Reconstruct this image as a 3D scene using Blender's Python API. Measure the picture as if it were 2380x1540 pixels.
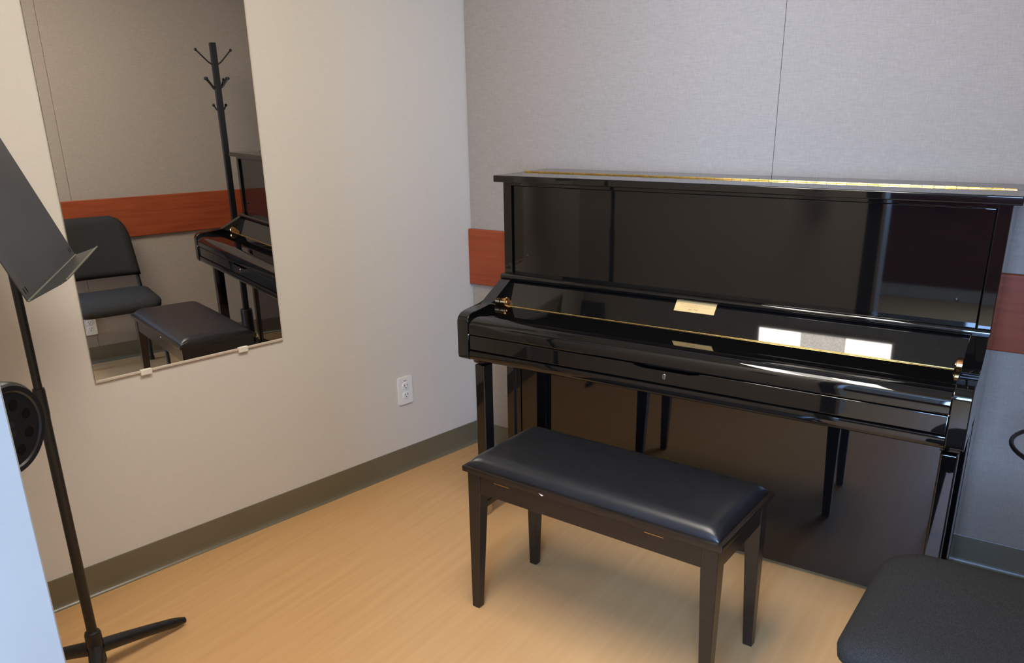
import bpy, bmesh, math, random
from mathutils import Vector, Matrix
for o in list(bpy.data.objects): bpy.data.objects.remove(o)
S = bpy.context.scene
COL = S.collection
R = math.radians
random.seed(4)

# ------------------------------------------------------------------ camera
YAW, PITCH, ROLL = 0.58163, -0.33442, -0.0135
CAM = Vector((2.0083, -2.6970, 1.4237))
fw = Vector((-math.sin(YAW)*math.cos(PITCH), math.cos(YAW)*math.cos(PITCH), math.sin(PITCH)))
rt0 = Vector((math.cos(YAW), math.sin(YAW), 0)); up0 = rt0.cross(fw)
rt = math.cos(ROLL)*rt0 + math.sin(ROLL)*up0
up = -math.sin(ROLL)*rt0 + math.cos(ROLL)*up0
cd = bpy.data.cameras.new('camera'); cam = bpy.data.objects.new('camera', cd); COL.objects.link(cam)
m = Matrix.Identity(4)
for i in range(3):
    m[i][0], m[i][1], m[i][2], m[i][3] = rt[i], up[i], -fw[i], CAM[i]
cam.matrix_world = m
cd.sensor_width = 36; cd.sensor_fit = 'HORIZONTAL'; cd.lens = 1867.13/2380*36
cd.shift_x = (1190-1210.7)/2380; cd.shift_y = (896.8-770)/2380
cd.clip_start = 0.02
S.camera = cam
# ------------------------------------------------------------------ exposure, world, daylight
S.view_settings.view_transform = 'Standard'; S.view_settings.look = 'None'
S.view_settings.gamma = 1; S.view_settings.use_curve_mapping = False
S.view_settings.exposure = 0.0
LAMP = 25.0          # radiance of the ceiling fixture's lenses
DAY = 350.0          # daylight entering by the corridor window, watts
W = bpy.data.worlds.new('sky'); S.world = W; W.use_nodes = True
W.node_tree.nodes['Background'].inputs[0].default_value = (0.42, 0.62, 1.0, 1)
W.node_tree.nodes['Background'].inputs[1].default_value = 2.0
ld = bpy.data.lights.new('corridor_daylight', 'AREA'); ld.shape = 'RECTANGLE'; ld.size = 1.68; ld.size_y = 1.56
ld.energy = DAY; ld.color = (0.33, 0.55, 1.0)
lo = bpy.data.objects.new('corridor_daylight', ld); COL.objects.link(lo)
lo.location = (2.44, -4.75, 1.62); lo.rotation_euler = (R(90), 0, 0)

# ------------------------------------------------------------------ materials
def lin(c):
    c = c/255
    return c/12.92 if c <= .04045 else ((c+.055)/1.055)**2.4
def rgb(r, g, b): return (lin(r), lin(g), lin(b), 1)
def mat(name, col, rough=.5, metal=0, spec=.5, ior=1.5, coat=0):
    M = bpy.data.materials.new(name); M.use_nodes = True
    b = M.node_tree.nodes['Principled BSDF']
    b.inputs['Base Color'].default_value = col; b.inputs['Roughness'].default_value = rough
    b.inputs['Metallic'].default_value = metal; b.inputs['Specular IOR Level'].default_value = spec
    b.inputs['IOR'].default_value = ior; b.inputs['Coat Weight'].default_value = coat
    return M
def nd(M, t, **k):
    n = M.node_tree.nodes.new(t)
    for a, v in k.items():
        if a in n.inputs: n.inputs[a].default_value = v
        else: setattr(n, a, v)
    return n
def noisy(M, c1, c2, scale=(1, 1, 1), ns=5, detail=4, lo=.35, hi=.65, bump=0, bscale=None, rough=None):
    """colour drifting between two tones, optional fine relief"""
    L = M.node_tree.links; b = M.node_tree.nodes['Principled BSDF']
    tc = nd(M, 'ShaderNodeTexCoord'); mp = nd(M, 'ShaderNodeMapping'); mp.inputs['Scale'].default_value = scale
    L.new(tc.outputs['Object'], mp.inputs['Vector'])
    n = nd(M, 'ShaderNodeTexNoise', Scale=ns, Detail=detail); L.new(mp.outputs[0], n.inputs['Vector'])
    r = nd(M, 'ShaderNodeValToRGB'); r.color_ramp.elements[0].position = lo; r.color_ramp.elements[1].position = hi
    r.color_ramp.elements[0].color = c1; r.color_ramp.elements[1].color = c2
    L.new(n.outputs['Fac'], r.inputs['Fac']); L.new(r.outputs[0], b.inputs['Base Color'])
    if bump:
        n2 = nd(M, 'ShaderNodeTexNoise', Scale=bscale or 300, Detail=2); L.new(tc.outputs['Object'], n2.inputs['Vector'])
        bp = nd(M, 'ShaderNodeBump', Strength=bump, Distance=.001); L.new(n2.outputs['Fac'], bp.inputs['Height'])
        L.new(bp.outputs[0], b.inputs['Normal'])
    return M
def fabric(M, c1, c2, dens=420, bump=.25):
    """woven cloth: two crossing sets of uneven threads"""
    L = M.node_tree.links; b = M.node_tree.nodes['Principled BSDF']
    tc = nd(M, 'ShaderNodeTexCoord')
    out = []
    for sc in ((dens, dens, 45), (30, 30, dens)):
        mp = nd(M, 'ShaderNodeMapping'); mp.inputs['Scale'].default_value = sc
        L.new(tc.outputs['Object'], mp.inputs['Vector'])
        n = nd(M, 'ShaderNodeTexNoise', Scale=1.0, Detail=2); L.new(mp.outputs[0], n.inputs['Vector']); out.append(n)
    mx = nd(M, 'ShaderNodeMath', operation='ADD'); L.new(out[0].outputs['Fac'], mx.inputs[0]); L.new(out[1].outputs['Fac'], mx.inputs[1])
    hf = nd(M, 'ShaderNodeMath', operation='MULTIPLY'); hf.inputs[1].default_value = .5; L.new(mx.outputs[0], hf.inputs[0])
    r = nd(M, 'ShaderNodeValToRGB'); r.color_ramp.elements[0].position = .36; r.color_ramp.elements[1].position = .64
    r.color_ramp.elements[0].color = c1; r.color_ramp.elements[1].color = c2
    L.new(hf.outputs[0], r.inputs['Fac']); L.new(r.outputs[0], b.inputs['Base Color'])
    bp = nd(M, 'ShaderNodeBump', Strength=bump, Distance=.001); L.new(hf.outputs[0], bp.inputs['Height']); L.new(bp.outputs[0], b.inputs['Normal'])
    return M

m_wall = fabric(mat('painted wall covering', rgb(205, 199, 190), .75, spec=.25), rgb(203, 198, 189), rgb(208, 203, 194), 700, .04)
m_fabric = fabric(mat('woven panel cloth', rgb(170, 160, 150), .9, spec=.1), rgb(149, 139, 127), rgb(164, 152, 139), 520, .15)
m_floor = mat('tan linoleum', rgb(200, 150, 95), .42, spec=.4)
noisy(m_floor, rgb(193, 150, 99), rgb(203, 161, 110), (14, .7, 1), 3.0, 5, .25, .75, .04, 60)
m_base = noisy(mat('olive grey vinyl', rgb(92, 82, 64), .3, spec=.5), rgb(104, 97, 78), rgb(110, 103, 83), ns=4)
m_rail = noisy(mat('cherry wood', rgb(146, 62, 34), .42, spec=.2), rgb(134, 62, 34), rgb(152, 74, 42), (1, 1, 14), 4, 6, .3, .7)
m_ceil = noisy(mat('ceiling tile white', rgb(205, 202, 195), .95, spec=.1), rgb(198, 195, 188), rgb(212, 209, 202), ns=60)
m_piano = mat('black polyester lacquer', (.0035, .0032, .003, 1), .03, ior=1.66)
m_pianodull = mat('black painted inside wood', (.006, .0055, .005, 1), .4)
m_brass = noisy(mat('polished brass', rgb(220, 190, 120), .24, 1), rgb(214, 184, 112), rgb(232, 206, 140), ns=30)
m_copper = mat('copper brass roller', rgb(222, 168, 112), .16, 1)
m_nickel = mat('nickel', rgb(205, 200, 190), .25, 1)
m_plaque = noisy(mat('brushed brass plaque', rgb(205, 170, 108), .42, 0, .6), rgb(196, 158, 98), rgb(212, 176, 114), (1, 40, 40), 12, 3)
m_engrave = mat('engraved grey lettering', rgb(150, 118, 72), .6)
m_benchwood = noisy(mat('dark espresso satin wood', (.009, .006, .0042, 1), .22, spec=.5), (.012, .0075, .005, 1), (.018, .0115, .0076, 1), (3, 3, 20), 4)
m_leather = noisy(mat('black vinyl leather', (.006, .006, .007, 1), .34, spec=.55), (.008, .008, .0092, 1), (.011, .011, .012, 1), ns=40, bump=.12, bscale=420)
m_chip = mat('bare wood chip', rgb(210, 190, 165), .7)
m_chairfab = noisy(mat('charcoal chair cloth', (.012, .012, .0115, 1), .95, spec=.15), (.020, .0193, .018, 1), (.035, .034, .0318, 1), ns=420, detail=2, bump=.5, bscale=700)
m_blackmetal = noisy(mat('black powder coat', (.006, .0055, .0055, 1), .38), (.005, .0046, .0046, 1), (.009, .008, .008, 1), ns=120)
m_desk = noisy(mat('grey black desk paint', (.016, .016, .016, 1), .42), (.021, .021, .0205, 1), (.027, .027, .0265, 1), ns=8)
m_worn = mat('bare worn metal edge', rgb(190, 195, 175), .35, 1)
m_rubber = mat('black plastic', (.008, .007, .0065, 1), .3)
m_plastic = mat('white plastic', rgb(226, 226, 222), .3)
m_slot = mat('dark slot', (.006, .0055, .005, 1), .9, spec=.05)
m_mirror = mat('silvered mirror', (.93, .915, .885, 1), .0, 1)
m_glassedge = mat('mirror glass edge', rgb(120, 118, 105), .2)
m_clip = mat('clear mirror clip', rgb(222, 216, 204), .25)
m_channel = mat('mirror bottom channel', rgb(196, 184, 168), .35)
m_jamb = noisy(mat('white painted jamb', rgb(226, 226, 226), .5), rgb(172, 167, 157), rgb(178, 173, 163), ns=6)
m_casing = mat('dark bronze casing', rgb(38, 33, 30), .45)
m_wains = noisy(mat('dark cherry wainscot', rgb(96, 30, 20), .5), rgb(84, 26, 17), rgb(106, 36, 24), (1, 1, 12), 4)
m_grille = mat('grey grille', rgb(70, 68, 64), .5)
m_grilleb = mat('grille back', rgb(18, 17, 16), .8)
m_fixture = mat('white enamel', rgb(220, 220, 215), .4)
def emit(name, col, s, noise=0):
    M = bpy.data.materials.new(name); M.use_nodes = True; t = M.node_tree
    e = t.nodes.new('ShaderNodeEmission'); e.inputs[0].default_value = col; e.inputs[1].default_value = s
    if noise:
        tc = nd(M, 'ShaderNodeTexCoord'); n = nd(M, 'ShaderNodeTexNoise', Scale=noise, Detail=1); t.links.new(tc.outputs['Object'], n.inputs[0])
        r = nd(M, 'ShaderNodeMapRange'); r.inputs[1].default_value = .35; r.inputs[2].default_value = .65; r.inputs[3].default_value = s*.55; r.inputs[4].default_value = s*1.45
        t.links.new(n.outputs['Fac'], r.inputs[0]); t.links.new(r.outputs[0], e.inputs[1])
    t.links.new(e.outputs[0], t.nodes['Material Output'].inputs[0]); return M
m_lens = emit('lit white lens', (1, .925, .82, 1), LAMP)
m_basket = emit('lit perforated basket', (1, .92, .82, 1), LAMP*.34, 260)

# ------------------------------------------------------------------ builders
ROOTM = {}
def root(name, label, cat, loc=(0, 0, 0), rz=0, group=None):
    o = bpy.data.objects.new(name, None); COL.objects.link(o); o.empty_display_size = .1
    o.location = loc; o.rotation_euler = (0, 0, rz); o['label'] = label; o['category'] = cat
    if group: o['group'] = group
    ROOTM[o] = Matrix.Translation(loc) @ Matrix.Rotation(rz, 4, 'Z'); return o
def rootmat(p):
    while p.parent: p = p.parent
    return ROOTM.get(p, Matrix.Identity(4))
def make(name, bm, material, parent=None, smooth=0, label=None, local=False):
    """links the bmesh as one object; verts are world coordinates unless local"""
    bmesh.ops.recalc_face_normals(bm, faces=bm.faces)
    if parent is not None and not local: bm.transform(rootmat(parent).inverted())
    me = bpy.data.meshes.new(name); bm.to_mesh(me); bm.free()
    ms = material if isinstance(material, (list, tuple)) else [material]
    for x in ms: me.materials.append(x)
    if smooth:
        for p in me.polygons: p.use_smooth = True
        if smooth > 1: me.set_sharp_from_angle(angle=R(smooth))
    o = bpy.data.objects.new(name, me); COL.objects.link(o); o.parent = parent
    if smooth > 1:
        w = o.modifiers.new('weighted', 'WEIGHTED_NORMAL'); w.keep_sharp = True; w.weight = 100; w.mode = 'FACE_AREA'
    if label: o['label'] = label
    return o
def struct(name, bm, material, parent=None, smooth=0):
    o = make(name, bm, material, parent, smooth)
    if parent is None: o['kind'] = 'structure'
    return o
def tag(o, label, cat, group=None):
    o['label'] = label; o['category'] = cat
    if group: o['group'] = group
    return o
def B(): return bmesh.new()
def box(bm, x0, x1, y0, y1, z0, z1, bev=0, seg=2, M=None):
    vs = [bm.verts.new((x, y, z)) for x in (x0, x1) for y in (y0, y1) for z in (z0, z1)]
    q = [(0, 1, 3, 2), (4, 6, 7, 5), (0, 4, 5, 1), (2, 3, 7, 6), (0, 2, 6, 4), (1, 5, 7, 3)]
    fs = [bm.faces.new([vs[i] for i in f]) for f in q]
    allv = vs
    if bev:
        es = list({e for f in fs for e in f.edges})
        r = bmesh.ops.bevel(bm, geom=es, offset=bev, segments=seg, affect='EDGES', profile=.5)
        allv = list({v for f in r['faces'] for v in f.verts} | {v for v in vs if v.is_valid})
        ext = set(allv)
        for v in list(ext):
            for e in v.link_edges: ext.add(e.other_vert(v))
        allv = list(ext)
    if M is not None: bmesh.ops.transform(bm, matrix=M, verts=[v for v in allv if v.is_valid])
    return bm
def prism(bm, pts, a, b, axis='x', bev=0, seg=2, M=None):
    """polygon extruded along an axis; pts are (y,z) for x, (x,z) for y, (x,y) for z"""
    def P(p, t): return {'x': (t, p[0], p[1]), 'y': (p[0], t, p[1]), 'z': (p[0], p[1], t)}[axis]
    v0 = [bm.verts.new(P(p, a)) for p in pts]; v1 = [bm.verts.new(P(p, b)) for p in pts]
    n = len(pts); f0 = bm.faces.new(v0); f1 = bm.faces.new(v1[::-1]); sides = []
    for i in range(n): sides.append(bm.faces.new((v0[i], v1[i], v1[(i+1) % n], v0[(i+1) % n])))
    vs = v0+v1
    if bev:
        es = list(set(f0.edges) | set(f1.edges))
        r = bmesh.ops.bevel(bm, geom=es, offset=bev, segments=seg, affect='EDGES', profile=.5)
        vs = list({v for f in r['faces'] for v in f.verts} | {v for v in vs if v.is_valid})
    if M is not None: bmesh.ops.transform(bm, matrix=M, verts=vs)
    return bm
def tube(bm, pts, r, n=12, cap=True, closed=False, r2=None):
    """round bar along a path; r may be a list"""
    pts = [Vector(p) for p in pts]; k = len(pts); rs = r if isinstance(r, (list, tuple)) else [r]*k
    rings = []; ref = None
    for i, p in enumerate(pts):
        if closed: t = (pts[(i+1) % k]-pts[i-1]).normalized()
        else: t = (pts[min(i+1, k-1)]-pts[max(i-1, 0)]).normalized()
        if ref is None:
            ref = Vector((0, 0, 1)) if abs(t.z) < .9 else Vector((1, 0, 0))
        u = (ref - t*ref.dot(t)).normalized(); v = t.cross(u); ref = u
        rings.append([bm.verts.new(p+(u*math.cos(2*math.pi*j/n)+v*math.sin(2*math.pi*j/n))*rs[i]) for j in range(n)])
    for i in range(k if closed else k-1):
        a, b = rings[i], rings[(i+1) % k]
        for j in range(n): bm.faces.new((a[j], a[(j+1) % n], b[(j+1) % n], b[j]))
    if cap and not closed: bm.faces.new(rings[0][::-1]); bm.faces.new(rings[-1])
    return bm
def lathe(bm, prof, n=32, M=None):
    """(radius, z) profile turned round z"""
    rings = []; new = []
    for r, z in prof:
        if r < 1e-6: v = bm.verts.new((0, 0, z)); rings.append([v]); new.append(v)
        else:
            ring = [bm.verts.new((r*math.cos(2*math.pi*j/n), r*math.sin(2*math.pi*j/n), z)) for j in range(n)]; rings.append(ring); new += ring
    for a, b in zip(rings, rings[1:]):
        for j in range(n):
            k = (j+1) % n
            if len(a) == 1 and len(b) == 1: continue
            if len(a) == 1: bm.faces.new((a[0], b[j], b[k]))
            elif len(b) == 1: bm.faces.new((a[j], a[k], b[0]))
            else: bm.faces.new((a[j], a[k], b[k], b[j]))
    if M is not None: bmesh.ops.transform(bm, matrix=M, verts=new)
    return bm
def ball(bm, c, r, n=12):
    return lathe(bm, [(r*math.sin(math.pi*i/8), -r*math.cos(math.pi*i/8)) for i in range(9)], n, Matrix.Translation(c))
def axisM(o, d):
    d = Vector(d).normalized(); return Matrix.Translation(o) @ d.to_track_quat('Z', 'Y').to_matrix().to_4x4()
def roundrect(w, h, r, n=5):
    """outline centred on the origin; r is one radius or four (tr, tl, bl, br)"""
    rr = r if isinstance(r, (list, tuple)) else [r]*4; out = []
    for (sx, sy, a0), q in zip(((1, 1, 0), (-1, 1, 90), (-1, -1, 180), (1, -1, 270)), rr):
        for i in range(n+1):
            a = R(a0+90*i/n); out.append((sx*(w/2-q)+q*math.cos(a), sy*(h/2-q)+q*math.sin(a)))
    return out

# ------------------------------------------------------------------ the room
WA = -0.18511; CA, SA = math.cos(WA), math.sin(WA)          # the side wall is splayed
def LW(t, z, o=0): return Vector((-t*SA+o*CA, t*CA+o*SA, z))   # t<0 towards the door, o = out of the wall
RA = -0.05801; RC, RS = math.cos(RA), math.sin(RA); RWX = 2.4901
def RWp(t, z, o=0): return Vector((RWX-t*RS-o*RC, t*RC-o*RS, z))
ML = Matrix(((CA, -SA, 0, 0), (SA, CA, 0, 0), (0, 0, 1, 0), (0, 0, 0, 1)))       # local x = out of left wall, y = along it
MR = Matrix(((-RC, -RS, 0, RWX), (-RS, RC, 0, 0), (0, 0, 1, 0), (0, 0, 0, 1)))   # local x = out of right wall
CEIL = 2.46; YF = -2.42; YF2 = -2.545; RT, RB, BH = .953, .7235, .10

b = B(); box(b, -1.2, 5.2, -4.9, .12, -.06, 0); struct('floor', b, m_floor)
b = B(); box(b, -1.2, 5.2, -4.9, .12, CEIL, CEIL+.06); struct('ceiling', b, m_ceil)
b = B(); box(b, -.12, 0, -2.62, .12, 0, CEIL, M=ML); struct('wall_left', b, m_wall)
wb = struct('wall_back', box(B(), -.12, 2.62, 0.002, .12, 0, CEIL), m_fabric)
wr = struct('wall_right', box(B(), -.12, -.002, -2.62, .12, 0, CEIL, M=MR), m_fabric)
def panel(parent, x0, x1, z0, z1, M):
    b = B(); box(b, x0, x1, -.008, 0.002, z0, z1, .0012, 2, M); return make('fabric_panel', b, m_fabric, parent, 30)
MB = Matrix.Identity(4)
for z0, z1 in ((RT-.02, CEIL), (.03, RB+.02)):
    panel(wb, .004, 1.2229, z0, z1, MB); panel(wb, 1.2240, 2.48, z0, z1, MB)
MR2 = MR @ Matrix(((0, -1, 0, 0), (1, 0, 0, 0), (0, 0, 1, 0), (0, 0, 0, 1)))
for z0, z1 in ((RT-.02, CEIL), (.03, RB+.02)):
    panel(wr, -1.154, -.012, z0, z1, MR2); panel(wr, -2.40, -1.1552, z0, z1, MR2)
# wooden bumper rails
b = B(); box(b, .0, 2.47, -.026, -.006, RB, RT, .005, 3); struct('trim_2', b, m_rail, smooth=30)
b = B(); box(b, .006, .026, -2.40, -.03, RB, RT, .005, 3, MR); struct('trim_3', b, m_rail, smooth=30)
# cove baseboards
cove = [(0, BH), (.003, BH), (.0045, BH-.003), (.0045, .022), (.006, .012), (.010, .005), (.016, .0015), (.016, 0), (0, 0)]
b = B(); prism(b, cove, -2.40, 0, 'y', M=ML); struct('baseboard_left', b, m_base, smooth=40)
b = B(); prism(b, cove, -2.40, 0, 'y', M=MR @ Matrix.Translation((.006, 0, 0))); struct('baseboard_right', b, m_base, smooth=40)
b = B(); prism(b, [(-y-.006, z) for y, z in cove], .0, 2.48, 'x'); struct('baseboard_back', b, m_base, smooth=40)
# front wall with the doorway the photograph is taken through
DX0, DX1, DH = 1.306, 2.30, 2.10
b = B(); box(b, -1.2, DX0-.016, YF2+.005, YF-.0, 0, CEIL); box(b, DX1+.016, 5.2, YF2+.005, YF, 0, CEIL); box(b, DX0-.016, DX1+.016, YF2+.005, YF, DH+.016, CEIL)
struct('wall_front', b, m_wall)
b = B(); box(b, DX0-.016, DX0, YF2-.005, YF+.012, 0, DH+.016, .002); box(b, DX1, DX1+.016, YF2-.005, YF+.012, 0, DH+.016, .002); box(b, DX0, DX1, YF2-.005, YF+.012, DH, DH+.016)
struct('trim_1', b, m_jamb)
b = B(); box(b, DX0-.088, DX0-.018, YF, YF+.010, 0, DH+.088); box(b, DX1+.018, DX1+.03, YF, YF+.010, 0, DH+.088); box(b, DX0-.018, DX1+.018, YF, YF+.010, DH+.018, DH+.088)
struct('trim_4', b, m_casing)
# corridor behind the camera: panelled wall under a wide window
b = B(); box(b, -1.2, 1.56, -4.9, -4.72, 0, CEIL); box(b, 3.32, 5.2, -4.9, -4.72, 0, CEIL); box(b, 1.56, 3.32, -4.9, -4.72, 0, .80); box(b, 1.56, 3.32, -4.9, -4.72, 2.44, CEIL)
struct('wall_corridor', b, m_wall)
b = B(); box(b, -1.1, 5.1, -4.72, -4.70, .10, .78, .004); struct('trim_5', b, m_wains)
b = B(); box(b, -1.2, -1.1, -4.72, YF2, 0, CEIL); box(b, 5.1, 5.2, -4.72, YF2, 0, CEIL); struct('wall_corridor_ends', b, m_wall)
b = B()
for x in (1.56, 2.415, 3.27): box(b, x, x+.05, -4.84, -4.78, .80, 2.44)
box(b, 1.56, 3.32, -4.84, -4.78, .80, .85); box(b, 1.56, 3.32, -4.84, -4.78, 2.39, 2.44)
struct('window_1', b, m_casing)

# ------------------------------------------------------------------ ceiling fixture and vent
t = root('ceiling_light', 'square-cornered recessed ceiling light with two white lenses and a perforated middle', 'ceiling light', (1.155, -1.64, CEIL))
X0, X1, Y0, Y1 = .845, 1.475, -2.26, -1.035
b = B(); box(b, X0-.012, X0, Y0-.012, Y1+.012, CEIL-.006, CEIL+.0); box(b, X1, X1+.012, Y0-.012, Y1+.012, CEIL-.006, CEIL)
box(b, X0, X1, Y0-.012, Y0, CEIL-.006, CEIL); box(b, X0, X1, Y1, Y1+.012, CEIL-.006, CEIL); make('frame', b, m_fixture, t)
w3 = (X1-X0)/3
b = B(); box(b, X0, X0+w3-.003, Y0, Y1, CEIL-.004, CEIL-.001); make('lens', b, m_lens, t)
b = B(); box(b, X1-w3+.003, X1, Y0, Y1, CEIL-.004, CEIL-.001); make('lens', b, m_lens, t)
b = B(); box(b, X0+w3+.003, X1-w3-.003, Y0, Y1, CEIL-.012, CEIL-.002, .003); make('basket', b, m_basket, t)
v = root('ceiling_vent', 'small grey slatted air vent in the ceiling by the mirror wall', 'vent', (-.12, -1.1, CEIL))
b = B(); box(b, -.20, -.05, -1.17, -1.02, CEIL-.003, CEIL); make('backing', b, m_grilleb, v)
b = B()
for (x0, x1, y0, y1) in ((-.205, -.19, -1.175, -1.015), (-.06, -.045, -1.175, -1.015), (-.19, -.06, -1.175, -1.16), (-.19, -.06, -1.03, -1.015)): box(b, x0, x1, y0, y1, CEIL-.008, CEIL)
make('frame', b, m_grille, v)
for i in range(6):
    b = B(); y = -1.152+i*.0215; box(b, -.19, -.06, y, y+.008, CEIL-.008, CEIL-.003); make('slat', b, m_grille, v)

# ------------------------------------------------------------------ mirror and outlets
MB0, MT = .672, 2.196; MY0, MY1 = -1.532, -.9136
t = root('wall_mirror', 'tall frameless mirror on the pale wall behind the music stand', 'mirror', LW((MY0+MY1)/2, MB0), WA)
b = B(); box(b, 0, .0062, MY0, MY1, MB0, MT, M=ML)
b.faces.ensure_lookup_table(); b.normal_update()
for f in b.faces:
    f.material_index = 0 if f.normal.dot(Vector((CA, SA, 0))) > .9 else 1
# recalc keeps order, so material indices survive
make('mirror_glass', b, [m_mirror, m_glassedge], t)
b = B(); box(b, 0, .0085, MY0, MY1, MB0-.004, MB0+.004, .0015, 2, ML); make('bottom_channel', b, m_channel, t)
b = B(); box(b, 0, .0075, MY1-.0005, MY1+.0025, MB0, MT, M=ML); make('edge_strip', b, m_channel, t)
for tt in (-1.385, -1.063):
    b = B(); box(b, 0, .012, tt-.017, tt+.017, MB0-.012, MB0+.006, .002, 2, ML); make('clip', b, m_clip, t, label='clear plastic mirror clip')
b = B(); box(b, 0, .012, MY1-.008, MY1+.008, 1.865, 1.90, .002, 2, ML); make('clip', b, m_clip, t, label='clear plastic mirror clip')

def outlet(M, label, loc, rz):
    """duplex socket; M maps (out, along, z) about the plate centre"""
    t = root('wall_outlet', label, 'outlet', loc, rz, 'duplex wall outlets')
    b = B(); prism(b, roundrect(.070, .114, .004), 0, .006, 'z', .0028, 3, M); make('plate', b, m_plastic, t, 40)
    for dz in (.0195, -.0195):
        b = B(); o = [(x*.0170, max(-.0136, min(.0136, y*.0170))) for x, y in [(math.cos(R(a)), math.sin(R(a))) for a in range(0, 360, 12)]]
        prism(b, o, .005, .0085, 'z', .0008, 1, M @ Matrix.Translation((0, dz, 0))); rc = make('receptacle', b, m_plastic, t, 40)
        for dx, h in ((-.0064, .0078), (.0064, .0062)):
            b = B(); box(b, dx-.0012, dx+.0012, dz+.003-h/2, dz+.003+h/2, .0080, .0088, M=M); make('slot', b, m_slot, rc)
        b = B(); lathe(b, [(0, .0080), (.0026, .0080), (.0026, .0088), (0, .0088)], 12, M @ Matrix.Translation((0, dz-.0075, 0))); make('ground_hole', b, m_slot, rc)
    b = B(); lathe(b, [(0, .0065), (.0028, .0065), (.002, .0075), (0, .0078)], 12, M); make('screw', b, m_plastic, t, 30)
    b = B(); box(b, -.007, -.002, .040, .0425, .0058, .0063, M=M); box(b, .000, .006, .0405, .0425, .0058, .0063, M=M); make('printed_mark', b, m_slot, t)
    return t
def frame(o, xdir, out):
    x = Vector(xdir); n = Vector(out); z = Vector((0, 0, 1))
    M = Matrix.Identity(4)
    for i in range(3): M[i][0], M[i][1], M[i][2], M[i][3] = x[i], z[i], n[i], o[i]
    return M
o = LW(-.3956, .3465, 0.0005); outlet(frame(o, (-SA, CA, 0), (CA, SA, 0)), 'white duplex outlet on the pale wall left of the piano', o, WA)
o = RWp(-1.185, .232, .0085); outlet(frame(o, (-RS*-1, -RC, 0), (-RC, -RS, 0)), 'white duplex outlet low on the cloth wall, seen in the mirror under the chair', o, RA)

# ------------------------------------------------------------------ piano
PL, PR, YB, YU = .4045, 1.9245, -.036, -.353
P = root('upright_piano', 'glossy black upright piano with closed lid and brass hinges', 'piano', ((PL+PR)/2, -.2, 0))
IL, IR = PL+.043, PR-.043
TH = .033
for s, x0 in ((0, PL), (1, PR-TH)):
    b = B(); prism(b, [(YB, .03), (YB, 1.182), (YU, 1.182), (YU, .03)], x0, x0+TH, 'x', .0025, 2); make('side_panel', b, m_piano, P, 30)
arm = [(-.345, .866), (-.372, .854), (-.488, .794), (-.500, .788), (-.512, .7855), (-.600, .783), (-.622, .778), (-.635, .768), (-.641, .754), (-.642, .642), (-.639, .629), (-.628, .622), (-.345, .622)]
for x0 in (PL, PR-.043):
    b = B(); prism(b, arm, x0, x0+.043, 'x', .003, 3); make('arm', b, m_piano, P, 30)
# lid in two leaves joined by the long hinge
LX0, LX1, LZ0, LZ1 = PL-.02, PR+.02, 1.182, 1.2045
b = B(); box(b, LX0, LX1, -.384, -.219, LZ0, LZ1, .0035, 3); make('lid_front', b, m_piano, P, 30)
b = B(); box(b, LX0, LX1, -.2165, YB+.004, LZ0, LZ1, .0035, 3); make('lid_back', b, m_piano, P, 30)
b = B(); box(b, PL+.004, PR-.004, -.2225, -.213, LZ1-.0005, LZ1+.0006)
n = 54
for i in range(n):
    a = PL+.004+(PR-PL-.008)*i/n; d = (PR-PL-.008)/n
    tube(b, [(a+.0008, -.2178, LZ1+.0018), (a+d-.0008, -.2178, LZ1+.0018)], .0020 if i % 2 else .0026, 8)
make('lid_hinge', b, m_brass, P, 30, label='long brass piano hinge across the lid')
# upper front: frame strip and recessed panel
b = B(); box(b, PL+TH, PR-TH, -.352, -.335, 1.170, 1.182, .001); make('top_rail', b, m_piano, P)
b = B(); box(b, PL+TH+.003, PR-TH-.003, -.343, -.322, .862, 1.1685, .002, 2); up_ = make('upper_panel', b, m_piano, P, 30)
for x, z in ((.495, .931), (PR-(.495-PL), .931)):
    b = B(); lathe(b, [(0, .0), (.0055, 0), (.005, .003), (.0025, .0042), (0, .0045)], 16, axisM((x, -.343, z), (0, -1, 0))); make('knob', b, m_rubber, up_, 40)
# rounded shelf under the panel
sh = [(-.335, .8465), (-.335, .868), (-.368, .868), (-.374, .8662), (-.378, .862), (-.3795, .857), (-.378, .852), (-.374, .8478), (-.368, .8465)]
b = B(); prism(b, sh, PL-.002, PR+.002, 'x', .002, 2); make('music_shelf', b, m_piano, P, 35)
# fallboard: sloping board, brass hinge, flat flap with rounded nose
A2, B2 = Vector((-.360, .850)), Vector((-.4335, .7686))
sl = (A2-B2).normalized(); nn = Vector((-sl.y, sl.x))
b = B(); prism(b, [tuple(B2), tuple(A2), tuple(A2-nn*.018), tuple(B2-nn*.018)], IL, IR, 'x'); fb = make('fallboard', b, m_piano, P)
nose = [(-.4335, .7685), (-.590, .768), (-.606, .7665), (-.620, .762), (-.630, .754), (-.6355, .743), (-.637, .730), (-.637, .716), (-.635, .712), (-.60, .712), (-.4335, .750)]
b = B(); prism(b, nose, IL+.001, IR-.001, 'x', .0015, 2); make('fallboard_flap', b, m_piano, P, 35)
b = B(); tube(b, [(IL+.02, B2.x-.0003, B2.y+.0006), (IR-.02, B2.x-.0003, B2.y+.0006)], .0021, 8)
for i in range(96):
    x = IL+.02+(IR-IL-.04)*(i+.5)/96; tube(b, [(x-.0012, B2.x-.0003, B2.y+.0006), (x+.0012, B2.x-.0003, B2.y+.0006)], .0027, 8)
make('fallboard_hinge', b, m_brass, P, 30, label='thin brass hinge between fallboard and flap')
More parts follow.
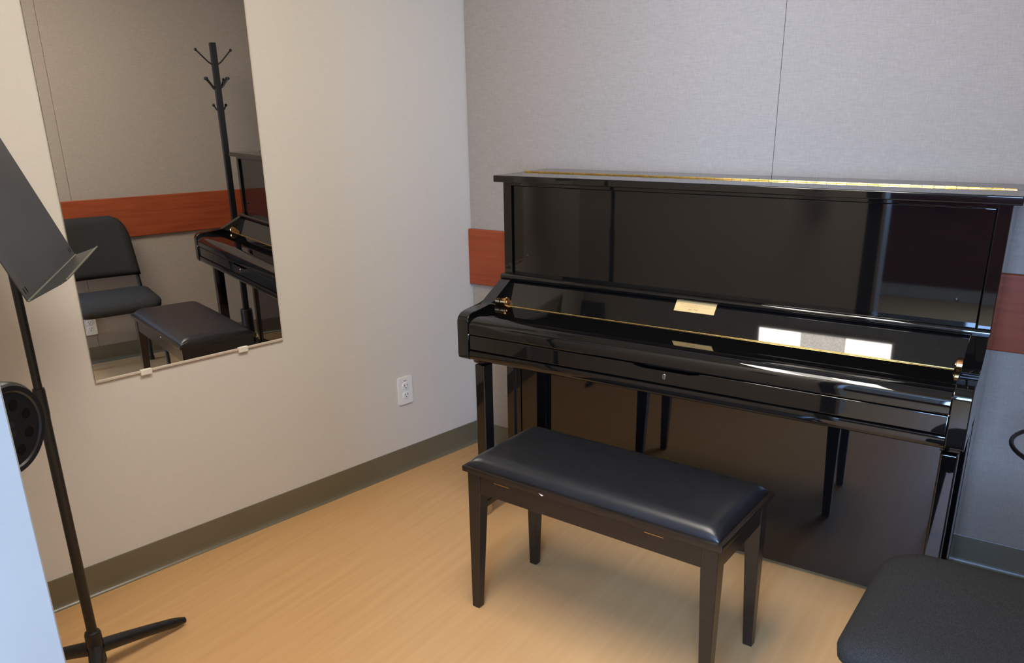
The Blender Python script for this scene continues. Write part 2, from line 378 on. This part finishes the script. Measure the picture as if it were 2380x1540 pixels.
for x0, x1 in ((IL, IL+.022), (IR-.017, IR)):
    b = B(); lathe(b, [(0, 0), (.016, 0), (.0175, .002), (.0175, x1-x0-.002), (.016, x1-x0), (.008, x1-x0), (.008, x1-x0+.002), (0, x1-x0+.002)], 24, axisM((x0 if x0 < 1 else x1, -.434, .783), (1 if x0 < 1 else -1, 0, 0)))
    make('hinge_roller', b, m_copper, P, 35, label='brass end roller of the fallboard hinge')
# plaque on the fallboard, with faint engraving
def FB(x, s, o=0):
    q = A2-sl*s+nn*(o); return Vector((x, q.x, q.y))
nn = nn if nn.x < 0 else -nn
bp = B(); vs = [bp.verts.new(FB(x, s, o)) for o in (-.0005, .0014) for (x, s) in ((1.066, .006), (1.196, .006), (1.196, .044), (1.066, .044))]
for f in ((0, 1, 2, 3), (4, 7, 6, 5), (0, 4, 5, 1), (1, 5, 6, 2), (2, 6, 7, 3), (3, 7, 4, 0)): bp.faces.new([vs[i] for i in f])
pq = make('plaque', bp, m_plaque, fb, label='small brushed brass plaque')
b = B()
for (s, x0, x1) in ((.018, 1.082, 1.180), (.0245, 1.088, 1.174)):
    x = x0
    while x < x1:
        d = random.uniform(.004, .010)
        vs = [b.verts.new(FB(q, s+e, .00155)) for q, e in ((x, 0), (x+d, 0), (x+d, .0008), (x, .0008))]; b.faces.new(vs); x += d+.0022
for x0, x1 in ((1.111, 1.124), (1.128, 1.142)):
    vs = [b.verts.new(FB(q, .034+e, .00155)) for q, e in ((x0, 0), (x1, 0), (x1, .002), (x0, .002))]; b.faces.new(vs)
make('engraving', b, m_engrave, pq)
# key slip with the finger scoop, key bed below
b = B()
tp = .7085
out = [(IL+.001, .659), (IL+.001, tp)]
for x, z in ((1.040, tp), (1.050, .7065), (1.064, .699), (1.078, .6965), (1.222, .6965), (1.236, .699), (1.250, .7065), (1.260, tp)): out.append((x, z))
out += [(IR-.001, tp), (IR-.001, .659)]
prism(b, out, -.634, -.600, 'y', .003, 3); make('key_slip', b, m_piano, P, 35)
kb = [(-.34, .622), (-.34, .657), (-.630, .657), (-.6355, .654), (-.637, .648), (-.637, .636), (-.634, .628), (-.627, .6225), (-.618, .622)]
b = B(); prism(b, kb, IL+.001, IR-.001, 'x'); make('key_bed', b, m_piano, P, 35)
b = B(); e_ = [(.0050*math.cos(R(a)), .0050*math.sin(R(a))+.003) for a in range(-40, 221, 20)]+[(-.0034, -.0075), (.0034, -.0075)]
prism(b, [(x+1.147, z+.683) for x, z in e_], -.6362, -.633, 'y', .0005, 1); es = make('keyhole_plate', b, m_nickel, P, label='small nickel keyhole plate')
b = B(); prism(b, [(1.147+.0018*math.cos(R(a)), .687+.0018*math.sin(R(a))) for a in range(-60, 241, 30)]+[(1.146, .6775), (1.148, .6775)], -.6367, -.6355, 'y'); make('keyhole', b, m_slot, es)
for x in (IL+.0015, IR-.0015):
    b = B(); ball(b, (x, -.6375, .711), .0028); make('stop_pin', b, m_nickel, P, 1)
# lower front
for x0, x1 in ((PL+.002, PL+.0555), (PR-.0555, PR-.002)):
    b = B(); box(b, x0, x1, -.344, -.325, .03, .624, .002, 2); make('stile', b, m_piano, P, 30)
b = B(); box(b, PL+.0575, PR-.0575, -.341, -.322, .016, .624, .002, 2); make('lower_panel', b, m_piano, P, 30)
b = B(); box(b, PL+TH, PR-TH, YB-.02, YB, .05, 1.18); box(b, PL+TH, PR-TH, -.32, YB, .03, .05); make('back_panel', b, m_pianodull, P)
for x0 in (PL+.0125, PR-.0125-.0405):
    b = B(); box(b, x0, x0+.0405, -.567, -.515, .055, .585, .005, 3); lg = make('leg', b, m_piano, P, 30)
    prof = [(-.571, .622), (-.571, .600), (-.569, .594), (-.564, .590), (-.518, .590), (-.513, .594), (-.511, .600), (-.511, .622)]
    b = B(); prism(b, prof, x0-.002, x0+.0425, 'x', .002, 2); make('capital', b, m_piano, lg, 30)
    b = B(); box(b, x0-.002, x0+.0425, -.580, -.345, .045, .075, .006, 3); tb = make('toe_block', b, m_piano, P, 30)
    for y in (-.553, -.10):
        b = B(); box(b, x0+.010, x0+.03, y-.012, y+.012, .030, .047); lathe(b, [(0, -.008), (.018, -.008), (.0195, -.006), (.0195, .006), (.018, .008), (0, .008)], 20, axisM((x0+.02, y+.012, .0195), (1, 0, 0)))
        make('caster', b, m_nickel, tb if y < -.3 else P, 35, label='metal piano caster')
for x in (1.085, 1.165, 1.245):
    b = B(); prism(b, [(-.32, .062), (-.32, .070), (-.37, .072), (-.405, .066), (-.42, .056), (-.42, .050), (-.400, .058), (-.37, .064)], x-.013, x+.013, 'x', .002, 2); make('pedal', b, m_brass, P, 40)

# ------------------------------------------------------------------ bench
BA = -.05804; BW, BD, BZ = .780, .3414, .4668
BO = Vector((.7241, -1.0549, 0))
Q = root('piano_bench', 'dark wooden piano bench with a padded black vinyl seat', 'bench', BO, BA)
b = B(); box(b, 0, BW, 0, BD, BZ-.017, BZ, .0025, 2); make('lid', b, m_benchwood, Q, 30, local=True)
# cushion: domed grid
b = B(); nx, ny = 48, 28; g = {}
mx = .012
def prof(u): return 1-(abs(u))**6
for i in range(nx+1):
    for j in range(ny+1):
        u = i/nx*2-1; w = j/ny*2-1
        uu = math.copysign(1-(1-abs(u))**1.5, u); ww = math.copysign(1-(1-abs(w))**1.5, w)
        dx = (1-abs(uu))*BW/2; dy = (1-abs(ww))*BD/2
        def edge(d): return min(1, d/.048)
        ex, ey = edge(dx), edge(dy)
        h = (1-(1-ex)**2.4)**.5*(1-(1-ey)**2.4)**.5 if ex > 0 and ey > 0 else 0
        z = BZ+.002+.027*h+.006*(1-uu*uu)*(1-ww*ww)
        g[i, j] = b.verts.new((BW/2+uu*(BW/2-mx), BD/2+ww*(BD/2-mx), z))
for i in range(nx):
    for j in range(ny): b.faces.new((g[i, j], g[i+1, j], g[i+1, j+1], g[i, j+1]))
be = [e for e in b.edges if e.is_boundary]
r_ = bmesh.ops.extrude_edge_only(b, edges=be)
for v_ in r_['geom']:
    if isinstance(v_, bmesh.types.BMVert): v_.co.z = BZ-.003
make('cushion', b, m_leather, Q, 50, local=True)
for (x0, x1, y0, y1) in ((.012, BW-.012, .014, .030), (.012, BW-.012, BD-.030, BD-.014), (.014, .030, .03, BD-.03), (BW-.030, BW-.014, .03, BD-.03)):
    b = B(); box(b, x0+.02, x1-.02, y0, y1, BZ-.080, BZ-.0165, .001) if x1-x0 > .1 else box(b, x0, x1, y0+.01, y1-.01, BZ-.080, BZ-.0165, .001)
    make('apron', b, m_benchwood, Q, local=True)
for sx in (0, 1):
    for sy in (0, 1):
        b = B(); T = .043; bt = .026; zt, zm = BZ-.017, BZ-.085
        def L(w, z): return [(.011, .011, z), (.011+w, .011, z), (.011+w, .011+w*.92, z), (.011, .011+w*.92, z)]
        rings = [L(bt, 0), L(T, zm), L(T, zt)]
        rv = [[b.verts.new((BW-x if sx else x, BD-y if sy else y, z)) for x, y, z in rr] for rr in rings]
        for a_, c_ in zip(rv, rv[1:]):
            for k in range(4): b.faces.new((a_[k], a_[(k+1) % 4], c_[(k+1) % 4], c_[k]))
        b.faces.new(rv[0]); b.faces.new(rv[-1])
        bmesh.ops.recalc_face_normals(b, faces=b.faces)
        bmesh.ops.bevel(b, geom=list(b.edges), offset=.0015, segments=1, affect='EDGES')
        make('leg', b, m_benchwood, Q, local=True)
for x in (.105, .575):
    b = B(); box(b, x, x+.052, .0128, .0142, BZ-.0335, BZ-.0320); make('seam_glint', b, m_brass, Q, local=True)  # brass slivers stand in for glints of light along the tenon seams
b = B(); vs = [b.verts.new(c_) for c_ in ((.267, -.0006, BZ-.010), (.283, -.0006, BZ-.0125), (.276, -.0006, BZ-.0168), (.270, .004, BZ-.0175), (.279, .004, BZ-.0175))]
b.faces.new((vs[0], vs[2], vs[1])); b.faces.new((vs[0], vs[3], vs[2])); b.faces.new((vs[1], vs[2], vs[4])); make('edge_chip', b, m_chip, Q, local=True, label='bare chipped spot on the lid edge')

# ------------------------------------------------------------------ music stand
SX, SY = .0754, -1.8261
K = root('music_stand', 'black orchestral music stand with a tilted solid desk beside the doorway', 'music stand', (SX, SY, 0))
b = B(); tube(b, [(SX, SY, .05), (SX, SY, .80)], .0125, 16); make('lower_tube', b, m_blackmetal, K, 40)
b = B(); tube(b, [(SX, SY, .69), (SX, SY, 1.16)], .0095, 16); make('upper_tube', b, m_blackmetal, K, 40)
b = B(); lathe(b, [(0, .035), (.017, .035), (.0205, .04), (.0205, .128), (.018, .135), (.013, .138), (0, .138)], 20, Matrix.Translation((SX, SY, 0))); make('hub', b, m_blackmetal, K, 35)
for a in (90, 210, 330):
    d = Vector((math.cos(R(a)), math.sin(R(a)), 0)); o = Vector((SX, SY, 0)); pts = []; rs = []
    for i in range(9):
        q = i/8; pts.append(o+d*(.012+.245*q)+Vector((0, 0, .082-.058*q-.008*q*q))); rs.append(.0195-.0060*q if i < 8 else .009)
    b = B(); tube(b, pts, rs, 12); make('leg', b, m_blackmetal, K, 45)
b = B(); lathe(b, [(0, .735), (.0126, .735), (.0138, .75), (.0138, .805), (.0128, .812), (0, .812)], 20, Matrix.Translation((SX, SY, 0))); make('clutch', b, m_blackmetal, K, 35)
# desk: panel, folded lip, stiffening ribs
Nn = Vector((.3632, -1.9391, 1.078)); Ff = Vector((-.0857, -1.5942, 1.078)); wv = (Ff-Nn); DL = wv.length; wv.normalize()
nv = Vector((.6092, .7930, 0)); th = R(21)
uv = Vector((0, 0, 1))*math.cos(th)-nv*math.sin(th); lv = nv*math.cos(th-R(3))+Vector((0, 0, 1))*math.sin(th-R(3)); pn = nv*math.cos(th)+Vector((0, 0, 1))*math.sin(th)
def slab(bm, base, ex, ey, en, outline, t):
    """outline in (ex,ey) extruded by t along -en"""
    v0 = [bm.verts.new(base+ex*x+ey*y) for x, y in outline]; v1 = [bm.verts.new(base+ex*x+ey*y-en*t) for x, y in outline]
    bm.faces.new(v0); bm.faces.new(v1[::-1]); k = len(outline)
    for i in range(k): bm.faces.new((v0[i], v1[i], v1[(i+1) % k], v0[(i+1) % k]))
PH = .355
top = [(0, 0), (DL, 0), (DL, PH-.03), (DL-.02, PH-.005), (DL-.05, PH), (.05, PH), (.02, PH-.005), (0, PH-.03)]
b = B(); slab(b, Nn, wv, uv, pn, top, .0022); dk = make('desk', b, m_desk, K)
ln = lv.cross(wv).normalized()
lip = [(0, 0), (DL, 0), (DL, .004), (DL+.0, .056), (.115, .056), (.085, .050), (.03, .018), (.004, .003)]
b = B(); slab(b, Nn, wv, lv, -ln if ln.z < 0 else ln, lip, .0022); make('lip', b, m_desk, dk)
b = B()
tube(b, [Nn+wv*.002+pn*.001, Ff+pn*.001], .0022, 6); make('fold_edge', b, m_worn, dk)
b = B(); tube(b, [Nn+wv*.115+lv*.056, Ff+lv*.056], .0024, 6); make('lip_edge', b, m_worn, dk)
for q in (.018, .036, DL-.036, DL-.018):
    b = B(); c0 = Nn+wv*q+uv*.012+pn*.0004; slab(b, c0, wv, uv, pn, [(-.0022, 0), (.0022, 0), (.0022, .012), (-.0022, .012)], .0008); make('slot', b, m_slot, dk)
cen = Nn+wv*(DL/2)+uv*.10
b = B(); tube(b, [Vector((SX, SY, 1.10)), Vector((SX, SY, 1.155)), cen-pn*.02], .012, 12); slab(b, cen-pn*.004, wv, uv, pn, [(-.05, -.05), (.05, -.05), (.05, .05), (-.05, .05)], .016); make('tilt_bracket', b, m_blackmetal, K, 40)

# ------------------------------------------------------------------ chair
CY = -1.105
H = root('music_chair', 'black padded armless chair against the cloth wall, facing the mirror', 'chair', (2.02, CY, 0), R(-3))
def seatpad(bm, outline, thick, dome, drop):
    """padded slab in local x (depth, front at -x) and y; front edge rolls down"""
    cx = sum(p[0] for p in outline)/len(outline); cy = sum(p[1] for p in outline)/len(outline)
    rings = []
    for s, dz in ((.0, 0), (.55, 0), (.80, -.001), (.92, -.005), (.98, -.013), (1.0, -.024), (.99, -thick+.006), (.96, -thick), (0, -thick)):
        ring = []
        if s == 0: ring = [bm.verts.new((cx, cy, dz+(dome if dz == 0 else 0)))]
        else:
            for x, y in outline:
                X, Y = cx+(x-cx)*s, cy+(y-cy)*s
                fr = max(0, (-X-.11)/.11)
                ring.append(bm.verts.new((X, Y, dz+(dome*(1-s*s) if dz > -thick+.005 else 0)-drop*fr*fr)))
        rings.append(ring)
    for a, c in zip(rings, rings[1:]):
        k = max(len(a), len(c))
        for i in range(k):
            j = (i+1) % k
            if len(a) == 1: bm.faces.new((a[0], c[i], c[j]))
            elif len(c) == 1: bm.faces.new((a[i], a[j], c[0]))
            else: bm.faces.new((a[i], a[j], c[j], c[i]))
SZ = .470
o_ = roundrect(.435, .455, (.06, .075, .075, .06), 8)
o_ = [(x, y*(1.0+.10*max(0, (x+.10))/.3)) for x, y in o_]
b = B(); seatpad(b, o_, .052, .006, .022); b.transform(Matrix.Translation((0, 0, SZ))); make('seat', b, m_chairfab, H, 1, local=True)
# backrest: rounded trapezoid, leaning back and slightly dished
b = B(); hh = .335
def bk(y, q, t):       # q 0..1 up the back, t front/back offset
    return Vector((.205+.085*q+t-.02*(1-(y/.23)**2)*-1, y, .53+hh*q))
oo = roundrect(1, 1, .0001, 1)
half = lambda q: .228-.020*q-(.0 if q < .62 else .075*(1-math.sqrt(max(0, 1-((q-.62)/.38)**2))))
NI, NJ = 16, 18; fr = []; bkv = []
for i in range(NI+1):
    q = i/NI; rowf = []; rowb = []
    for j in range(NJ+1):
        u = j/NJ*2-1; ed = min(1, (1-abs(u))/.10); eq = min(1, min(q, 1-q)/.06)
        pad = .022*math.sqrt(max(0, 1-(1-ed)**2))*math.sqrt(max(0, 1-(1-eq)**2))
        rowf.append(b.verts.new(bk(u*half(q), q, -pad))); rowb.append(b.verts.new(bk(u*half(q), q, .006+pad*.5)))
    fr.append(rowf); bkv.append(rowb)
for i in range(NI):
    for j in range(NJ):
        b.faces.new((fr[i][j], fr[i][j+1], fr[i+1][j+1], fr[i+1][j])); b.faces.new((bkv[i][j], bkv[i+1][j], bkv[i+1][j+1], bkv[i][j+1]))
for i in range(NI):
    for j in (0, NJ): b.faces.new((fr[i][j], fr[i+1][j], bkv[i+1][j], bkv[i][j]))
for j in range(NJ):
    for i in (0, NI): b.faces.new((fr[i][j], fr[i][j+1], bkv[i][j+1], bkv[i][j]))
make('backrest', b, m_chairfab, H, 1, local=True)
for s in (-1, 1):
    b = B(); tube(b, [(.265, s*.195, .70), (.240, s*.205, .60), (.222, s*.212, .52), (.200, s*.214, .455), (.205, s*.216, .30), (.255, s*.222, .012)], .011, 12); make('rear_leg', b, m_blackmetal, H, 45, local=True)
    b = B(); tube(b, [(-.165, s*.195, .425), (-.170, s*.198, .36), (-.195, s*.205, .012)], .011, 12); make('front_leg', b, m_blackmetal, H, 45, local=True)
    b = B(); tube(b, [(-.175, s*.185, .408), (.205, s*.214, .408)], .011, 12); make('side_rail', b, m_blackmetal, H, 45, local=True)
    for x, y in ((-.195, .205), (.255, .222)):
        b = B(); lathe(b, [(0, 0), (.014, 0), (.0145, .003), (.0145, .022), (.012, .025), (0, .025)], 14, Matrix.Translation((x, s*y, 0))); make('foot_glide', b, m_rubber, H, 35, local=True)
for x in (-.15, .19):
    b = B(); tube(b, [(x, -.2, .408), (x, .2, .408)], .010, 10); make('cross_bar', b, m_blackmetal, H, 45, local=True)

# ------------------------------------------------------------------ coat rack
CX, CYY = 2.2, -.322
G = root('coat_rack', 'tall black metal coat rack with ball-tipped hooks and an umbrella ring, right of the piano', 'coat rack', (CX, CYY, 0))
b = B(); box(b, CX-.0165, CX+.0165, CYY-.0165, CYY+.0165, .02, 1.79, .004, 2); make('pole', b, m_blackmetal, G, 30)
b = B(); lathe(b, [(0, 0), (.165, 0), (.168, .006), (.16, .014), (.05, .022), (.037, .03), (.036, .235), (.033, .243), (0, .243)], 36, Matrix.Translation((CX, CYY, 0))); make('base', b, m_blackmetal, G, 40)
def hook(a, zb, ln_, rise):
    d = Vector((math.cos(R(a)), math.sin(R(a)), 0)); o = Vector((CX, CYY, zb))
    b = B(); tube(b, [o+d*.014, o+d*(.018+ln_*.25)+Vector((0, 0, rise*.22)), o+d*(.018+ln_)+Vector((0, 0, rise))], .0042, 8); hk = make('hook', b, m_blackmetal, G, 45)
    b = B(); ball(b, o+d*(.018+ln_)+Vector((0, 0, rise)), .0085); make('ball_tip', b, m_rubber, hk, 1)
for a in (90, 270): hook(a, 1.672, .080, .080)
for a in (75, 285, 105, 255): hook(a, 1.545, .045, .055)
hook(55, 1.535, .04, .06); hook(305, 1.535, .04, .06)
for a in (80, 280): hook(a, 1.425, .018, .030)
b = B(); tube(b, [(CX+.183*math.cos(R(a)), CYY+.183*math.sin(R(a)), .562) for a in range(0, 360, 9)], .0058, 10, closed=True); rg = make('umbrella_ring', b, m_blackmetal, G, 1)
for a in (45, 225):
    b = B(); d = Vector((math.cos(R(a)), math.sin(R(a)), 0)); tube(b, [Vector((CX, CYY, .555))+d*.014, Vector((CX, CYY, .560))+d*.180], .0045, 8); make('ring_arm', b, m_blackmetal, G, 45)

# ------------------------------------------------------------------ round device of unknown kind beside the doorway; wall bracket added
C0 = Vector((1.0216, -2.292, 1.0700)); rr = .0580; cdir = Vector((.93, .40, -.03)).normalized()
U = root('round_device', 'black drum-shaped device of unknown kind with a ring of round holes beside the doorway', 'device', (C0.x-.09, YF, 1.07))
b = B(); lathe(b, [(0, -.085), (rr-.010, -.085), (rr-.002, -.080), (rr, -.070), (rr, -.006), (rr-.004, 0), (rr-.010, 0), (rr-.012, -.002), (.012, -.002), (.009, -.0005), (0, -.0005)], 48, axisM(C0, cdir)); dr = make('drum', b, m_rubber, U, 35)
MD = axisM(C0, cdir)
for i in range(8):
    a = R(45*i+22); b = B(); lathe(b, [(0, -.0025), (.0066, -.0025), (.0066, -.0016), (0, -.0016)], 16, MD @ Matrix.Translation((.031*math.cos(a), .031*math.sin(a), 0))); make('hole', b, m_slot, dr)
e0 = C0-cdir*.08
b = B(); tube(b, [e0, e0-cdir*.03, Vector((e0.x-.05, YF+.012, 1.07))], .010, 12); lathe(b, [(0, 0), (.028, 0), (.028, .006), (.024, .010), (0, .012)], 20, axisM((e0.x-.05, YF, 1.07), (0, 1, 0))); make('bracket', b, m_blackmetal, U, 40)
